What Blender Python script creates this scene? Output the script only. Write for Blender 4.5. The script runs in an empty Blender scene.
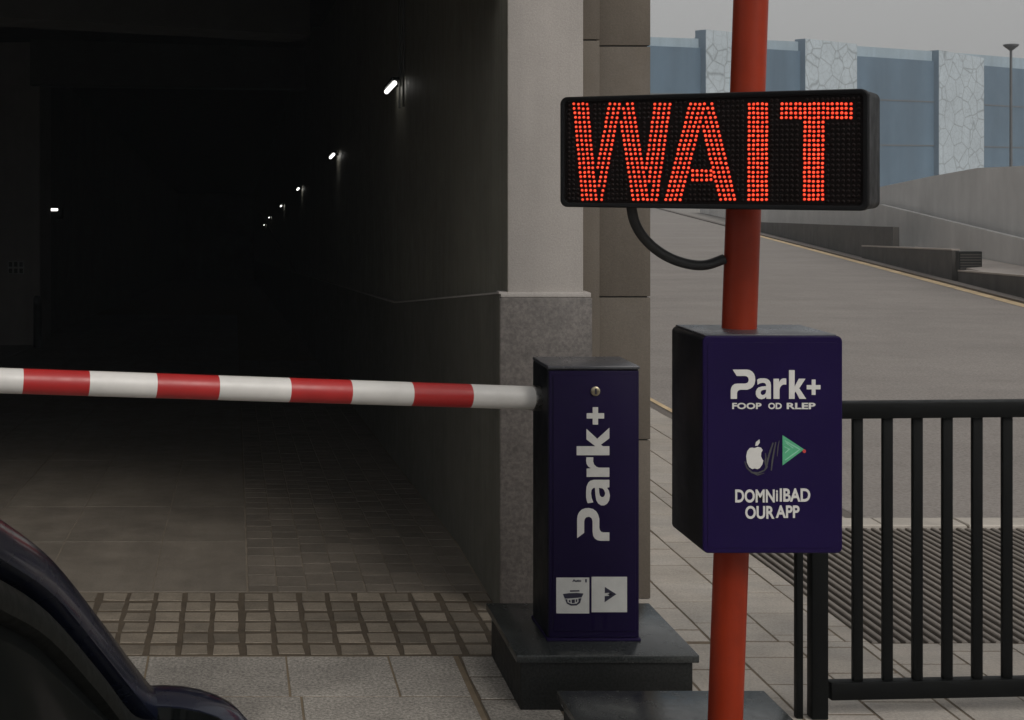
import bpy, bmesh, math, random
from mathutils import Vector, Matrix
random.seed(7)
R = math.radians
sc = bpy.context.scene
COL = sc.collection

# ------------------------------------------------------------------ camera model
F, CX, HY, EYE = 1450.0, 235.0, 172.0, 1.9      # focal length in px, vanishing point, eye height

def P(px, py, Y):
    """world point at distance Y that the photo shows at (px, py)"""
    return Vector(((px - CX) * Y / F, Y, EYE - (py - HY) * Y / F))

cam_d = bpy.data.cameras.new('camera')
cam = bpy.data.objects.new('camera', cam_d)
COL.objects.link(cam)
cam.location = (0, 0, EYE)
cam.rotation_euler = (R(90), 0, 0)
cam_d.sensor_width = 36
cam_d.lens = 36 * F / 1024
cam_d.shift_x = (512 - CX) / 1024
cam_d.shift_y = -(360 - HY) / 1024
cam_d.clip_start = 0.05
cam_d.clip_end = 4000
sc.camera = cam

# ------------------------------------------------------------------ materials
def mat(name, col, rough=0.6, var=0.12, scale=6.0, bump=0.0, bscale=40.0, metal=0.0, coat=0.0, spec=0.5,
        island=0.0, speck=0.0, speck_scale=220.0, streak=None, stain=0.0, stain_scale=0.8, tint=None, rvar=0.08, dist=0.01):
    m = bpy.data.materials.new(name)
    m.use_nodes = True
    nt = m.node_tree
    N, L = nt.nodes, nt.links
    b = N['Principled BSDF']
    b.inputs['Roughness'].default_value = rough
    b.inputs['Metallic'].default_value = metal
    b.inputs['Coat Weight'].default_value = coat
    b.inputs['Coat Roughness'].default_value = 0.12
    b.inputs['Specular IOR Level'].default_value = spec
    tc = N.new('ShaderNodeTexCoord')
    mp = N.new('ShaderNodeMapping')
    L.new(tc.outputs['Object'], mp.inputs['Vector'])
    vec = mp.outputs['Vector']
    cur = None

    def rgb(c):
        n = N.new('ShaderNodeRGB')
        n.outputs[0].default_value = (*c, 1)
        return n.outputs[0]

    def noise(s, detail=5, rough_=0.6, v=None):
        n = N.new('ShaderNodeTexNoise')
        n.inputs['Scale'].default_value = s
        n.inputs['Detail'].default_value = detail
        n.inputs['Roughness'].default_value = rough_
        L.new(v if v is not None else vec, n.inputs['Vector'])
        return n.outputs['Fac']

    def rng(x, a, b_, c, d):
        n = N.new('ShaderNodeMapRange')
        n.inputs[1].default_value = a; n.inputs[2].default_value = b_
        n.inputs[3].default_value = c; n.inputs[4].default_value = d
        L.new(x, n.inputs[0])
        return n.outputs[0]

    def mul(colr, fac):
        n = N.new('ShaderNodeMix'); n.data_type = 'RGBA'; n.blend_type = 'MULTIPLY'
        n.inputs[0].default_value = 1
        L.new(colr, n.inputs[6])
        L.new(fac, n.inputs[7])
        return n.outputs[2]

    cur = rgb(col)
    if tint:                                     # blends towards a second colour in soft patches
        n = N.new('ShaderNodeMix'); n.data_type = 'RGBA'
        L.new(rng(noise(stain_scale * 1.7, 4), 0.4, 0.65, 0, 0.8), n.inputs[0])
        L.new(cur, n.inputs[6]); L.new(rgb(tint), n.inputs[7])
        cur = n.outputs[2]
    cur = mul(cur, rng(noise(scale), 0.3, 0.7, 1 - var, 1 + var))
    if stain:
        cur = mul(cur, rng(noise(stain_scale, 6, 0.65), 0.35, 0.62, 1 - stain, 1.0))
    if speck:
        cur = mul(cur, rng(noise(speck_scale, 2, 0.8), 0.35, 0.65, 1 - speck, 1 + speck))
    if streak:
        sx, sy, sz, amt = streak
        mp2 = N.new('ShaderNodeMapping')
        mp2.inputs['Scale'].default_value = (sx, sy, sz)
        L.new(tc.outputs['Object'], mp2.inputs['Vector'])
        cur = mul(cur, rng(noise(1.0, 6, 0.65, mp2.outputs[0]), 0.3, 0.7, 1 - amt, 1 + amt))
    if island:
        g = N.new('ShaderNodeNewGeometry')
        cur = mul(cur, rng(g.outputs['Random Per Island'], 0, 1, 1 - island, 1 + island))
    L.new(cur, b.inputs['Base Color'])
    L.new(rng(noise(scale * 2.3), 0.3, 0.7, max(0.02, rough - rvar), min(1, rough + rvar)), b.inputs['Roughness'])
    if bump:
        bp = N.new('ShaderNodeBump')
        bp.inputs['Strength'].default_value = bump
        bp.inputs['Distance'].default_value = dist
        L.new(noise(bscale, 6, 0.7), bp.inputs['Height'])
        L.new(bp.outputs[0], b.inputs['Normal'])
    return m

def emit(name, col, strength, vary=0):
    m = bpy.data.materials.new(name)
    m.use_nodes = True
    b = m.node_tree.nodes['Principled BSDF']
    b.inputs['Base Color'].default_value = (*col, 1)
    b.inputs['Emission Color'].default_value = (*col, 1)
    b.inputs['Emission Strength'].default_value = strength
    b.inputs['Roughness'].default_value = 0.4
    if vary:                                     # every lens glows a little differently
        nt = m.node_tree
        g = nt.nodes.new('ShaderNodeNewGeometry'); r = nt.nodes.new('ShaderNodeMapRange')
        r.inputs[3].default_value = strength * (1 - vary); r.inputs[4].default_value = strength * (1 + vary * .5)
        nt.links.new(g.outputs['Random Per Island'], r.inputs[0]); nt.links.new(r.outputs[0], b.inputs['Emission Strength'])
    return m

M = {}
M['asphalt'] = mat('concrete road', (.262, .236, .217), .85, .06, 1.5, .25, 60, stain=.10, stain_scale=.35, streak=(.16, .8, 1, .10), speck=.22, speck_scale=45)
M['earth'] = mat('plain ground', (.26, .24, .22), .95, .1, .4)
M['slab'] = mat('pale granite slab', (.315, .29, .258), .7, .10, 5, .35, 170, island=.13, speck=.45, speck_scale=85, stain=.32, stain_scale=1.6, dist=.004)
M['mortar'] = mat('brown mortar', (.085, .063, .041), .95, .25, 12, .5, 90)
M['ramp_joint'] = mat('ramp joint', (.20, .165, .125), .95, .2, 10, .4, 90)
M['sandmortar'] = mat('sandy mortar', (.17, .13, .085), .95, .2, 10, .4, 90)
M['cobble'] = mat('worn cobble', (.25, .210, .163), .6, .16, 9, .7, 45, island=.26, speck=.2, speck_scale=110, stain=.2, stain_scale=4, dist=.006)
M['brick_setts'] = mat('dark sett', (.165, .140, .113), .6, .12, 9, .4, 60, island=.16, speck=.15, speck_scale=110, stain=.15, stain_scale=2)
M['rampslab'] = mat('dark ramp slab', (.185, .158, .128), .58, .1, 4, .3, 90, island=.07, speck=.12, speck_scale=90, stain=.2, stain_scale=1.0, streak=(7, .5, 1, .1))
M['paver'] = mat('warm paver', (.43, .385, .335), .75, .1, 5, .35, 90, island=.09, speck=.15, speck_scale=90, stain=.16, stain_scale=1.4, streak=(1.2, 14, 1, .07), tint=(.40, .37, .335))
M['kerbstone'] = mat('pale kerb stone', (.47, .43, .38), .8, .12, 5, .3, 80, island=.1, stain=.2)
M['pillar'] = mat('grey rendered stone', (.395, .366, .342), .8, .05, 3, .22, 120, speck=.09, speck_scale=150, stain=.10, stain_scale=1.3, streak=(9, 9, .55, .06))
M['granite_base'] = mat('speckled granite', (.105, .092, .084), .5, .12, 12, .15, 100, speck=.26, speck_scale=55, stain=.12, stain_scale=3)
M['brownstone'] = mat('brown stone cladding', (.125, .104, .082), .7, .06, 3, .2, 120, speck=.1, speck_scale=150, stain=.14, stain_scale=1.1, streak=(9, 9, .6, .09), island=.06)
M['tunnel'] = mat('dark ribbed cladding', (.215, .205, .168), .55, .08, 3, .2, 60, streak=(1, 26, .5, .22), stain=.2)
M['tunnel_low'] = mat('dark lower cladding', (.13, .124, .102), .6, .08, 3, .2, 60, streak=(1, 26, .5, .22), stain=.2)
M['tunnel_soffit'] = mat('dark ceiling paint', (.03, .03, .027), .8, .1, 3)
M['tunnel_grey'] = mat('grey tunnel render', (.10, .10, .093), .8, .1, 3)
M['black_granite'] = mat('polished black granite', (.030, .033, .033), .22, .12, 10, .05, 90, speck=.5, speck_scale=130, spec=.45, stain=.2, stain_scale=3)
M['plinth_side'] = mat('honed black granite', (.010, .0105, .010), .5, .12, 10, .05, 90, speck=.6, speck_scale=110, spec=.2)
M['black_metal'] = mat('black painted steel', (.0035, .004, .004), .5, .15, 14, .06, 70, spec=.12)
M['black_plastic'] = mat('black sign casing', (.004, .004, .0045), .5, .12, 9, .05, 90, spec=.18)
M['panel_black'] = mat('matt display board', (.005, .0032, .003), .8, .15, 60, spec=.1)
M['led_off'] = mat('unlit lens', (.011, .006, .005), .5, .3, 90, spec=.15)
M['navy'] = mat('dark purple navy paint', (.0115, .0052, .044), .46, .07, 3, .05, 220, spec=.08, stain=.10, stain_scale=5)
M['navy_dark'] = mat('dark purple navy cabinet paint', (.0105, .0051, .034), .46, .07, 3, .05, 220, spec=.10, stain=.12, stain_scale=5)
M['case_shaded'] = mat('black casing with painted shade', (.005, .005, .007), .45, .1, 5, .05, 120, spec=.2)  # dark paint and the shade on the casing sides, in one colour
M['case_top_sheen'] = mat('lid with painted sky sheen', (.055, .056, .066), .30, .1, 5, .03, 120, spec=.6)  # grey base colour paints in the sky reflected on the lids
M['white_vinyl'] = mat('white vinyl lettering', (.60, .59, .565), .5, .06, 30)
M['label_white'] = mat('white sticker', (.52, .52, .50), .45, .07, 25)
M['label_ink'] = mat('dark ink', (.02, .019, .04), .5, .1, 20)
M['scribble'] = mat('dark grey marker', (.05, .05, .055), .5, .2, 30)
M['pav_mortar'] = mat('brown grey joint', (.15, .115, .08), .95, .2, 10, .4, 90)
M['green'] = mat('green vinyl', (.075, .36, .19), .5, .12, 60)
M['green_light'] = mat('light green vinyl', (.22, .52, .36), .5, .1, 60)
M['red_vinyl'] = mat('red vinyl', (.5, .04, .04), .5)
M['pole_red'] = mat('orange red pole paint', (.30, .026, .0045), .42, .12, 4, .08, 90, spec=.25, streak=(14, 14, .7, .12), stain=.16, stain_scale=9)
M['arm_white'] = mat('white barrier paint', (.66, .64, .61), .4, .06, 6, .03, 80, stain=.10, stain_scale=4)
M['arm_red'] = mat('red barrier paint', (.42, .022, .022), .36, .08, 8, .03, 80, stain=.12, stain_scale=5)
M['steel'] = mat('brushed steel', (.32, .31, .30), .3, .1, 30, metal=1)
M['brass'] = mat('worn brass lock', (.42, .37, .26), .35, .2, 60, metal=1)
M['rubber'] = mat('black rubber', (.014, .014, .014), .55, .1, 20)
M['led_red'] = emit('lit red lens', (1.0, .014, .006), .5, .4)
M['led_core'] = emit('lit red die', (1.0, .085, .032), 1.3, .5)
M['tube'] = emit('lamp tube', (1.0, .98, .93), 2.4)
M['deck'] = mat('grating bars', (.20, .175, .152), .7, .15, 12, .3, 60, island=.08)
M['deck_gap'] = mat('grating channel', (.035, .032, .03), .9)
M['lowwall'] = mat('dark stone planter wall', (.115, .106, .097), .75, .1, 2, .2, 60, stain=.2, streak=(4, 4, .6, .15))
M['ledge'] = mat('pale terrace stone', (.56, .50, .455), .8, .08, 2, stain=.12)
M['rampwall'] = mat('pale concrete parapet', (.74, .74, .735), .85, .06, 1.0, .15, 30, stain=.10, stain_scale=.6, streak=(1, 1, .25, .08))
M['rampwall_low'] = mat('grey concrete bank', (.70, .69, .675), .85, .06, 1.0, .15, 30, stain=.12, stain_scale=.6, streak=(1, 1, .25, .08))
M['yellow'] = mat('worn yellow line paint', (.66, .50, .30), .8, .18, 3, stain=.3, stain_scale=2)
M['kerb'] = mat('grey kerb', (.15, .13, .115), .85, .12, 2)
M['blue_panel'] = mat('blue grey cladding', (.105, .163, .222), .6, .05, .35, streak=(.5, .5, .04, .16), stain=.16, stain_scale=.12)
M['blue_band'] = mat('pale blue parapet', (.29, .365, .42), .6, .06, .5, streak=(1.5, 1.5, .1, .12))
M['blue_side'] = mat('blue grey flank', (.18, .24, .30), .6, .05, .4)
M['lamp_grey'] = mat('street lamp grey', (.12, .125, .13), .5)
M['car_paint'] = mat('dark blue car paint', (.0045, .0065, .018), .26, .05, 3, coat=.6, spec=.4)
M['car_black'] = mat('black car trim', (.010, .011, .010), .5, .1, 20)
M['car_seal'] = mat('dark window frame', (.005, .006, .005), .5, .1, 20, spec=.12)
M['tyre'] = mat('tyre rubber', (.015, .015, .015), .85)
M['rim'] = mat('alloy rim', (.4, .4, .41), .3, .05, 20, metal=1)
M['lens_red'] = mat('tail lamp red', (.25, .01, .01), .2, coat=.6)
M['lens_clear'] = mat('headlamp lens', (.45, .46, .48), .12, coat=.8)

def glass_mat():
    m = bpy.data.materials.new('dark tinted glass')
    m.use_nodes = True
    b = m.node_tree.nodes['Principled BSDF']
    b.inputs['Base Color'].default_value = (.004, .005, .005, 1)
    b.inputs['Roughness'].default_value = .08
    b.inputs['Specular IOR Level'].default_value = .2
    return m
M['glass'] = glass_mat()

def crack_mat():
    m = mat('cracked pattern cladding', (.455, .515, .555), .7, .05, .4, stain=.08, stain_scale=.2)
    nt = m.node_tree; N, L = nt.nodes, nt.links
    b = N['Principled BSDF']
    src = b.inputs['Base Color'].links[0].from_socket
    tc = N.new('ShaderNodeTexCoord')
    nz = N.new('ShaderNodeTexNoise'); nz.inputs['Scale'].default_value = .5
    L.new(tc.outputs['Object'], nz.inputs['Vector'])
    mx = N.new('ShaderNodeMix'); mx.data_type = 'RGBA'; mx.inputs[0].default_value = .25
    L.new(tc.outputs['Object'], mx.inputs[6]); L.new(nz.outputs['Color'], mx.inputs[7])
    total = None
    for s, wdt in ((1.05, .05), (2.3, .06)):
        v = N.new('ShaderNodeTexVoronoi'); v.feature = 'DISTANCE_TO_EDGE'
        v.inputs['Scale'].default_value = s
        L.new(mx.outputs[2], v.inputs['Vector'])
        r = N.new('ShaderNodeMapRange')
        r.inputs[1].default_value = 0; r.inputs[2].default_value = wdt
        r.inputs[3].default_value = .56 if s < 2 else .78; r.inputs[4].default_value = 1
        L.new(v.outputs[0], r.inputs[0])
        if total is None: total = r.outputs[0]
        else:
            q = N.new('ShaderNodeMath'); q.operation = 'MULTIPLY'
            L.new(total, q.inputs[0]); L.new(r.outputs[0], q.inputs[1]); total = q.outputs[0]
    mm = N.new('ShaderNodeMix'); mm.data_type = 'RGBA'; mm.blend_type = 'MULTIPLY'; mm.inputs[0].default_value = 1
    L.new(src, mm.inputs[6]); L.new(total, mm.inputs[7])
    L.new(mm.outputs[2], b.inputs['Base Color'])
    return m
M['crack'] = crack_mat()

# ------------------------------------------------------------------ mesh helpers
def box(bm, x0, x1, y0, y1, z0, z1, bev=0.0, mi=0, mtx=None, seg=2):
    t = bmesh.new()
    bmesh.ops.create_cube(t, size=1)
    for v in t.verts:
        v.co = Vector((x0 + (v.co.x + .5) * (x1 - x0), y0 + (v.co.y + .5) * (y1 - y0), z0 + (v.co.z + .5) * (z1 - z0)))
    if bev:
        bmesh.ops.bevel(t, geom=t.edges[:], offset=bev, segments=seg, profile=.5, affect='EDGES')
    join(bm, t, mi, mtx)

def join(bm, t, mi=0, mtx=None):
    mp = {}
    for v in t.verts:
        mp[v] = bm.verts.new(mtx @ v.co if mtx is not None else v.co)
    for f in t.faces:
        try:
            n = bm.faces.new([mp[v] for v in f.verts]); n.material_index = mi
        except ValueError:
            pass
    t.free()

def frame_of(d):
    d = d.normalized()
    u = d.cross(Vector((0, 0, 1)))
    if u.length < 1e-4: u = Vector((1, 0, 0))
    u.normalize()
    return u, d.cross(u).normalized()

def tube(bm, pts, rad, seg=20, mi=0, caps=True, ell=None):
    """ring swept along pts; rad a number or one per point"""
    pts = [Vector(p) for p in pts]
    rings = []
    u = None
    for i, p in enumerate(pts):
        d = (pts[min(i + 1, len(pts) - 1)] - pts[max(i - 1, 0)]).normalized()
        if u is None:
            u, w = frame_of(d)
        else:
            u = (u - d * u.dot(d)).normalized(); w = d.cross(u).normalized()
        r = rad[i] if isinstance(rad, (list, tuple)) else rad
        rings.append([bm.verts.new(p + (u * math.cos(a) + w * math.sin(a)) * r) for a in [2 * math.pi * k / seg for k in range(seg)]])
    for a, b in zip(rings, rings[1:]):
        for k in range(seg):
            f = bm.faces.new((a[k], a[(k + 1) % seg], b[(k + 1) % seg], b[k])); f.material_index = mi
    if caps:
        for r_, rev in ((rings[0], True), (rings[-1], False)):
            f = bm.faces.new(r_[::-1] if rev else r_); f.material_index = mi

def prism(bm, poly, ext, mi=0):
    """3-D polygon extruded by the vector ext"""
    a = [bm.verts.new(p) for p in poly]
    b = [bm.verts.new(Vector(p) + ext) for p in poly]
    n = len(a)
    fs = [bm.faces.new(a[::-1]), bm.faces.new(b)]
    for k in range(n):
        fs.append(bm.faces.new((a[k], a[(k + 1) % n], b[(k + 1) % n], b[k])))
    for f in fs: f.material_index = mi

def quad(bm, pts, mi=0):
    f = bm.faces.new([bm.verts.new(p) for p in pts]); f.material_index = mi
    return f

def obox(bm, p0, p1, w, h, bev=.0, mi=0):
    """square bar between two points: w across, h upwards"""
    p0, p1 = Vector(p0), Vector(p1)
    d = p1 - p0
    n = d.normalized()
    up = Vector((0, 0, 1)) if abs(n.z) < .9 else Vector((0, 1, 0))
    s = n.cross(up).normalized(); up = s.cross(n).normalized()
    m = Matrix((( n.x, s.x, up.x, p0.x), (n.y, s.y, up.y, p0.y), (n.z, s.z, up.z, p0.z), (0, 0, 0, 1)))
    box(bm, 0, d.length, -w / 2, w / 2, -h / 2, h / 2, bev, mi, m)

def new_ob(name, bm, mats, parent=None, smooth=35, recalc=True):
    if recalc: bmesh.ops.recalc_face_normals(bm, faces=bm.faces[:])
    me = bpy.data.meshes.new(name)
    bm.to_mesh(me); bm.free()
    if not isinstance(mats, (list, tuple)): mats = [mats]
    for m in mats: me.materials.append(M[m] if isinstance(m, str) else m)
    if smooth:
        me.shade_smooth(); me.set_sharp_from_angle(angle=R(smooth))
    o = bpy.data.objects.new(name, me)
    COL.objects.link(o)
    if parent is not None:
        o.parent = parent
        top, mtx = parent, Matrix()
        chain = []
        while top is not None:
            chain.append(top); top = top.parent
        for q in reversed(chain):
            mtx = mtx @ q.matrix_parent_inverse @ Matrix.LocRotScale(q.location, q.rotation_euler, q.scale)
        o.matrix_parent_inverse = mtx.inverted()
    return o

def tag(o, label=None, cat=None, group=None, kind=None):
    if label: o['label'] = label
    if cat: o['category'] = cat
    if group: o['group'] = group
    if kind: o['kind'] = kind
    return o

def thing(name, label, cat, loc=(0, 0, 0), group=None):
    o = bpy.data.objects.new(name, None)
    o.empty_display_size = .1
    COL.objects.link(o)
    o.location = loc
    return tag(o, label, cat, group)

def structure(name, bm, mats, smooth=0):
    return tag(new_ob(name, bm, mats, None, smooth), kind='structure')

def text_bm(s, fn, u0, u1, v0, v1, offset=.02, depth=None, shear=0):
    """lettering fitted to the rectangle u0..u1, v0..v1, mapped to space by fn(u, v, w)"""
    cu = bpy.data.curves.new('txt', 'FONT')
    cu.body = s; cu.size = 1; cu.offset = offset; cu.resolution_u = 5; cu.extrude = 0; cu.shear = shear
    cu.fill_mode = 'FRONT'
    o = bpy.data.objects.new('txt', cu); COL.objects.link(o)
    dg = bpy.context.evaluated_depsgraph_get()
    me = bpy.data.meshes.new_from_object(o.evaluated_get(dg))
    t = bmesh.new(); t.from_mesh(me)
    bpy.data.objects.remove(o); bpy.data.curves.remove(cu); bpy.data.meshes.remove(me)
    bmesh.ops.remove_doubles(t, verts=t.verts[:], dist=1e-5)
    xs = [v.co.x for v in t.verts]; ys = [v.co.y for v in t.verts]
    a, b, c, d = min(xs), max(xs), min(ys), max(ys)
    for v in t.verts:
        v.co.x = u0 + (v.co.x - a) / (b - a) * (u1 - u0)
        v.co.y = v0 + (v.co.y - c) / (d - c) * (v1 - v0)
    r = bmesh.ops.extrude_face_region(t, geom=t.faces[:])
    for g in r['geom']:
        if isinstance(g, bmesh.types.BMVert): g.co.z += 1
    for v in t.verts: v.co = fn(v.co.x, v.co.y, v.co.z)
    return t

# ------------------------------------------------------------------ ground, paving, road
SLOPE, RY = .0566, 7.45
def rz(y): return -max(0.0, y - RY) * SLOPE

bm = bmesh.new()
G = 420
for x0, x1, y0, y1 in ((-G, G, -G, 7.4), (1.16, G, 7.4, G), (-G, -6, 7.4, G), (-6, 1.16, 90, G)):
    quad(bm, [(x0, y0, -.03), (x1, y0, -.03), (x1, y1, -.03), (x0, y1, -.03)])
structure('ground', bm, 'earth')

def stone(bm, x0, x1, y0, y1, zt, dep=.03, ch=.006, jit=.004, mi=0, zf=None, tilt=.0015):
    j = lambda: random.uniform(-jit, jit)
    cs = [(x0 + j(), y0 + j()), (x1 + j(), y0 + j()), (x1 + j(), y1 + j()), (x0 + j(), y1 + j())]
    cx, cy = sum(c[0] for c in cs) / 4, sum(c[1] for c in cs) / 4
    dz = random.uniform(-tilt, tilt)
    zz = (lambda y: zt + dz + (zf(y) if zf else 0))
    rings = []
    for dx, z in ((0, -dep), (0, -ch), (ch, 0)):
        ring = []
        for x, y in cs:
            sx = x - math.copysign(dx, x - cx); sy = y - math.copysign(dx, y - cy)
            ring.append(bm.verts.new((sx, sy, zz(sy) + z)))
        rings.append(ring)
    for a, b in zip(rings, rings[1:]):
        for k in range(4):
            bm.faces.new((a[k], a[(k + 1) % 4], b[(k + 1) % 4], b[k])).material_index = mi
    bm.faces.new(rings[-1]).material_index = mi

def bed(bm, x0, x1, y0, y1, z, mi=1, zf=None, n=1):
    for k in range(n):
        a = y0 + (y1 - y0) * k / n; b = y0 + (y1 - y0) * (k + 1) / n
        za = z + (zf(a) if zf else 0); zb = z + (zf(b) if zf else 0)
        quad(bm, [(x0, a, za), (x1, a, za), (x1, b, zb), (x0, b, zb)], mi)

# large granite slabs in front of the barrier
bm = bmesh.new()
EDGE = .865
bed(bm, -6, EDGE + .012, -3, 5.70, -.0025)
y = 5.695; row = 0
while y > -3:
    y1 = y - .44
    x = EDGE - .005 - (0, .10, .27, .05, .19)[row % 5]
    xs = [EDGE - .005]
    if row == 0: xs = [EDGE - .005, .60, .20, -.34, -.95, -1.5]
    else:
        while xs[-1] > -6: xs.append((xs[-1] if len(xs) > 1 else x + .0) - random.choice((.52, .42, .6, .72)))
    while xs[-1] > -6: xs.append(xs[-1] - random.choice((.5, .62, .55)))
    for a, b in zip(xs, xs[1:]):
        stone(bm, b + .004, a - .004, y1 + .005, y - .005, 0, .03, .0015, .0015)
    y = y1; row += 1
structure('slab_paving', bm, ['slab', 'sandmortar'])

# narrow side strip of setts between the slabs and the plinths
bm = bmesh.new()
bed(bm, EDGE + .012, 1.16, 3.0, 5.70, -.003)
y = 5.695
while y > 3:
    y1 = y - .235
    stone(bm, EDGE + .022, 1.15, y1 + .009, y - .009, 0, .03, .002, .003)
    y = y1
structure('side_setts', bm, ['slab', 'mortar'])

# cobbled strip with wide brown joints
bm = bmesh.new()
bed(bm, -6, 1.145, 5.70, 6.56, -.0035)
ny = 6; dy = .86 / ny
x = 1.14 - .10; first = True
while x > -6:
    w = .128
    for k in range(ny):
        ya = 5.70 + k * dy
        xx = x + random.uniform(-.002, .002)
        stone(bm, xx - w + .013, xx - .013, ya + .016 + random.uniform(0, .006), ya + dy - .015 - random.uniform(0, .006), 0, .03, .0012, .0042, tilt=.0012)
    x -= w + random.uniform(-.004, .004)
for k in range(ny):
    stone(bm, 1.05, 1.135, 5.70 + k * dy + .021, 5.70 + (k + 1) * dy - .019, 0, .03, .001, .004)
structure('cobble_strip', bm, ['cobble', 'mortar'])

# ramp down into the garage: big slabs on the left, small setts on the right
bm = bmesh.new()
for a, b, n in ((6.56, RY, 1), (RY, 88, 20)):
    bed(bm, -6, 1.16, a, b, -.003, 1, rz, n)
ys = [6.562, 7.449, 8.48]
while ys[-1] < 34: ys.append(ys[-1] + 1.92)
for i, (a, b) in enumerate(zip(ys, ys[1:])):
    x = .055
    ws = [.43, .50, .47, .52]
    k = 0
    while x > -5.9:
        w = ws[(k) % 4]
        stone(bm, x - w + .0025, x - .0025, a + .0025, b - .0025, 0, .02, .0012, .001, 0, rz, .0006)
        x -= w; k += 1
structure('ramp_slabs', bm, ['rampslab', 'ramp_joint'])
bm = bmesh.new()
x = .06; col_ = 0
while x < 1.12:
    xb = min(x + .134, 1.14)
    y = 6.562 - random.uniform(.02, .12)
    while y < 20:
        yb = y + random.uniform(.15, .20)
        if yb > 6.60: stone(bm, x + .003, xb - .003, max(y, 6.562) + .004, yb - .004, .001, .024, .0012, .002, 0, rz, .0006)
        y = yb
    x = xb; col_ += 1
structure('ramp_setts', bm, ['brick_setts', 'ramp_joint'])

# warm pavers of the footpath on the right
bm = bmesh.new()
bed(bm, 1.165, 2.565, 2.0, 5.87, -.0025); bed(bm, 2.565, 9, 2.0, 5.85, -.0025)
bed(bm, 1.66, 2.565, 5.87, 11.6, -.0025); bed(bm, 1.9, 3.36, 11.6, 70, -.0025)
bed(bm, 2.565, 3.36, 7.96, 11.6, -.0025)
def paver_area(X0, X1, Y0, Y1, row0=0):
    """courses run away from the camera, with staggered cross joints"""
    x = X0; col_ = row0
    while x < X1 - .03:
        xb = min(x + .27, X1)
        y = Y0 - (.0, .15, .06, .22, .10)[col_ % 5]
        while y < Y1:
            a, b = max(y, Y0), min(y + .30, Y1)
            if b - a > .05: stone(bm, x + .0045, xb - .0045, a + .006, b - .006, 0, .02, .0012, .0022, tilt=.0008)
            y += .30
        x = xb; col_ += 1
paver_area(1.165, 2.565, 2.0, 5.87); paver_area(2.565, 7, 2.0, 5.85)
paver_area(1.66, 2.565, 5.87, 11.6, 1); paver_area(1.9, 3.36, 11.6, 34)
paver_area(2.565, 3.36, 7.96, 11.6)
structure('footpath_paving', bm, ['paver', 'pav_mortar'])

# ribbed grating set in the footpath, and the pale kerb stones behind it
bm = bmesh.new()
bed(bm, 2.57, 8, 5.855, 7.745, -.022, 1)
x = 2.575
while x < 8:
    stone(bm, x, x + .024, 5.86, 7.74, .002, .022, .004, .0)
    x += .0455
tag(structure('drain_grating', bm, ['deck', 'deck_gap']))
bm = bmesh.new()
x = 2.57
while x < 9:
    stone(bm, x + .004, x + .446, 7.75, 7.92, .012, .05, .006, .005)
    x += .45
structure('kerb_stones', bm, ['kerbstone'])

KX = lambda y: 11.4 + .194 * (y - 21)            # right-hand kerb line of the road
bm = bmesh.new()
pts = [(3.44, 7.96), (KX(7.96), 7.96)]
quad(bm, [(3.44, 7.96, -.004), (KX(7.96), 7.96, -.004), (KX(140), 140, -.004), (3.44, 140, -.004)])
structure('road', bm, ['asphalt'])
bm = bmesh.new()
def strip(bm, f, w, y0, y1, z, mi=0, n=14):
    for k in range(n):
        a = y0 + (y1 - y0) * k / n; b = y0 + (y1 - y0) * (k + 1) / n
        quad(bm, [(f(a) - w, a, z), (f(a), a, z), (f(b), b, z), (f(b) - w, b, z)], mi)
strip(bm, lambda y: KX(y) - .005, .19, 8, 45, .0006)
strip(bm, lambda y: 3.50, .05, 9.4, 60, .0006)
structure('road_edge_line', bm, ['yellow'])
bm = bmesh.new()
quad(bm, [(3.365, 8, -.006), (3.44, 8, -.006), (3.44, 70, -.006), (3.365, 70, -.006)], 0)
for k in range(24):
    a = 8 + 5 * k; b = a + 4.99
    n = 8
    poly = [(KX(a), a, -.02), (KX(a) + .2, a, -.02), (KX(b) + .2, b, -.02), (KX(b), b, -.02)]
    prism(bm, poly, Vector((0, 0, .05)))
structure('road_kerb', bm, ['kerb'])

# ------------------------------------------------------------------ low walls, terrace, upper ramp
OFF = lambda o: (lambda y: KX(y) + o)
def on_line(o, px):
    """Y where the line at offset o from the kerb meets the photo column px"""
    r = (px - CX) / F
    return (11.4 - .194 * 21 + o) / (r - .194)

def px_wall(name, o, tops, thick, m, zb=-.02, smooth=0, coping=False):
    """upright wall on the line at offset o whose top runs through the given pixels"""
    bm = bmesh.new()
    fr = []
    for px, py in tops:
        y = on_line(o, px); fr.append(P(px, py, y))
    for a, b in zip(fr, fr[1:]):
        T = Vector((thick, -thick * .194, 0))
        lo = lambda p: Vector((p.x, p.y, zb))
        A = [lo(a), lo(b), b, a]
        prism(bm, A, T)
    bmesh.ops.remove_doubles(bm, verts=bm.verts[:], dist=1e-4)
    w_ = new_ob(name, bm, m, None, smooth)
    if coping:
        bm = bmesh.new()
        for a, b in zip(fr, fr[1:]):
            prism(bm, [a + Vector((-.01, 0, .002)), b + Vector((-.01, 0, .002)), b + Vector((-.01, 0, .028)), a + Vector((-.01, 0, .028))], Vector((thick + .02, -thick * .194, 0)))
        new_ob('coping', bm, 'ledge', w_, 0)
    return w_

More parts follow.
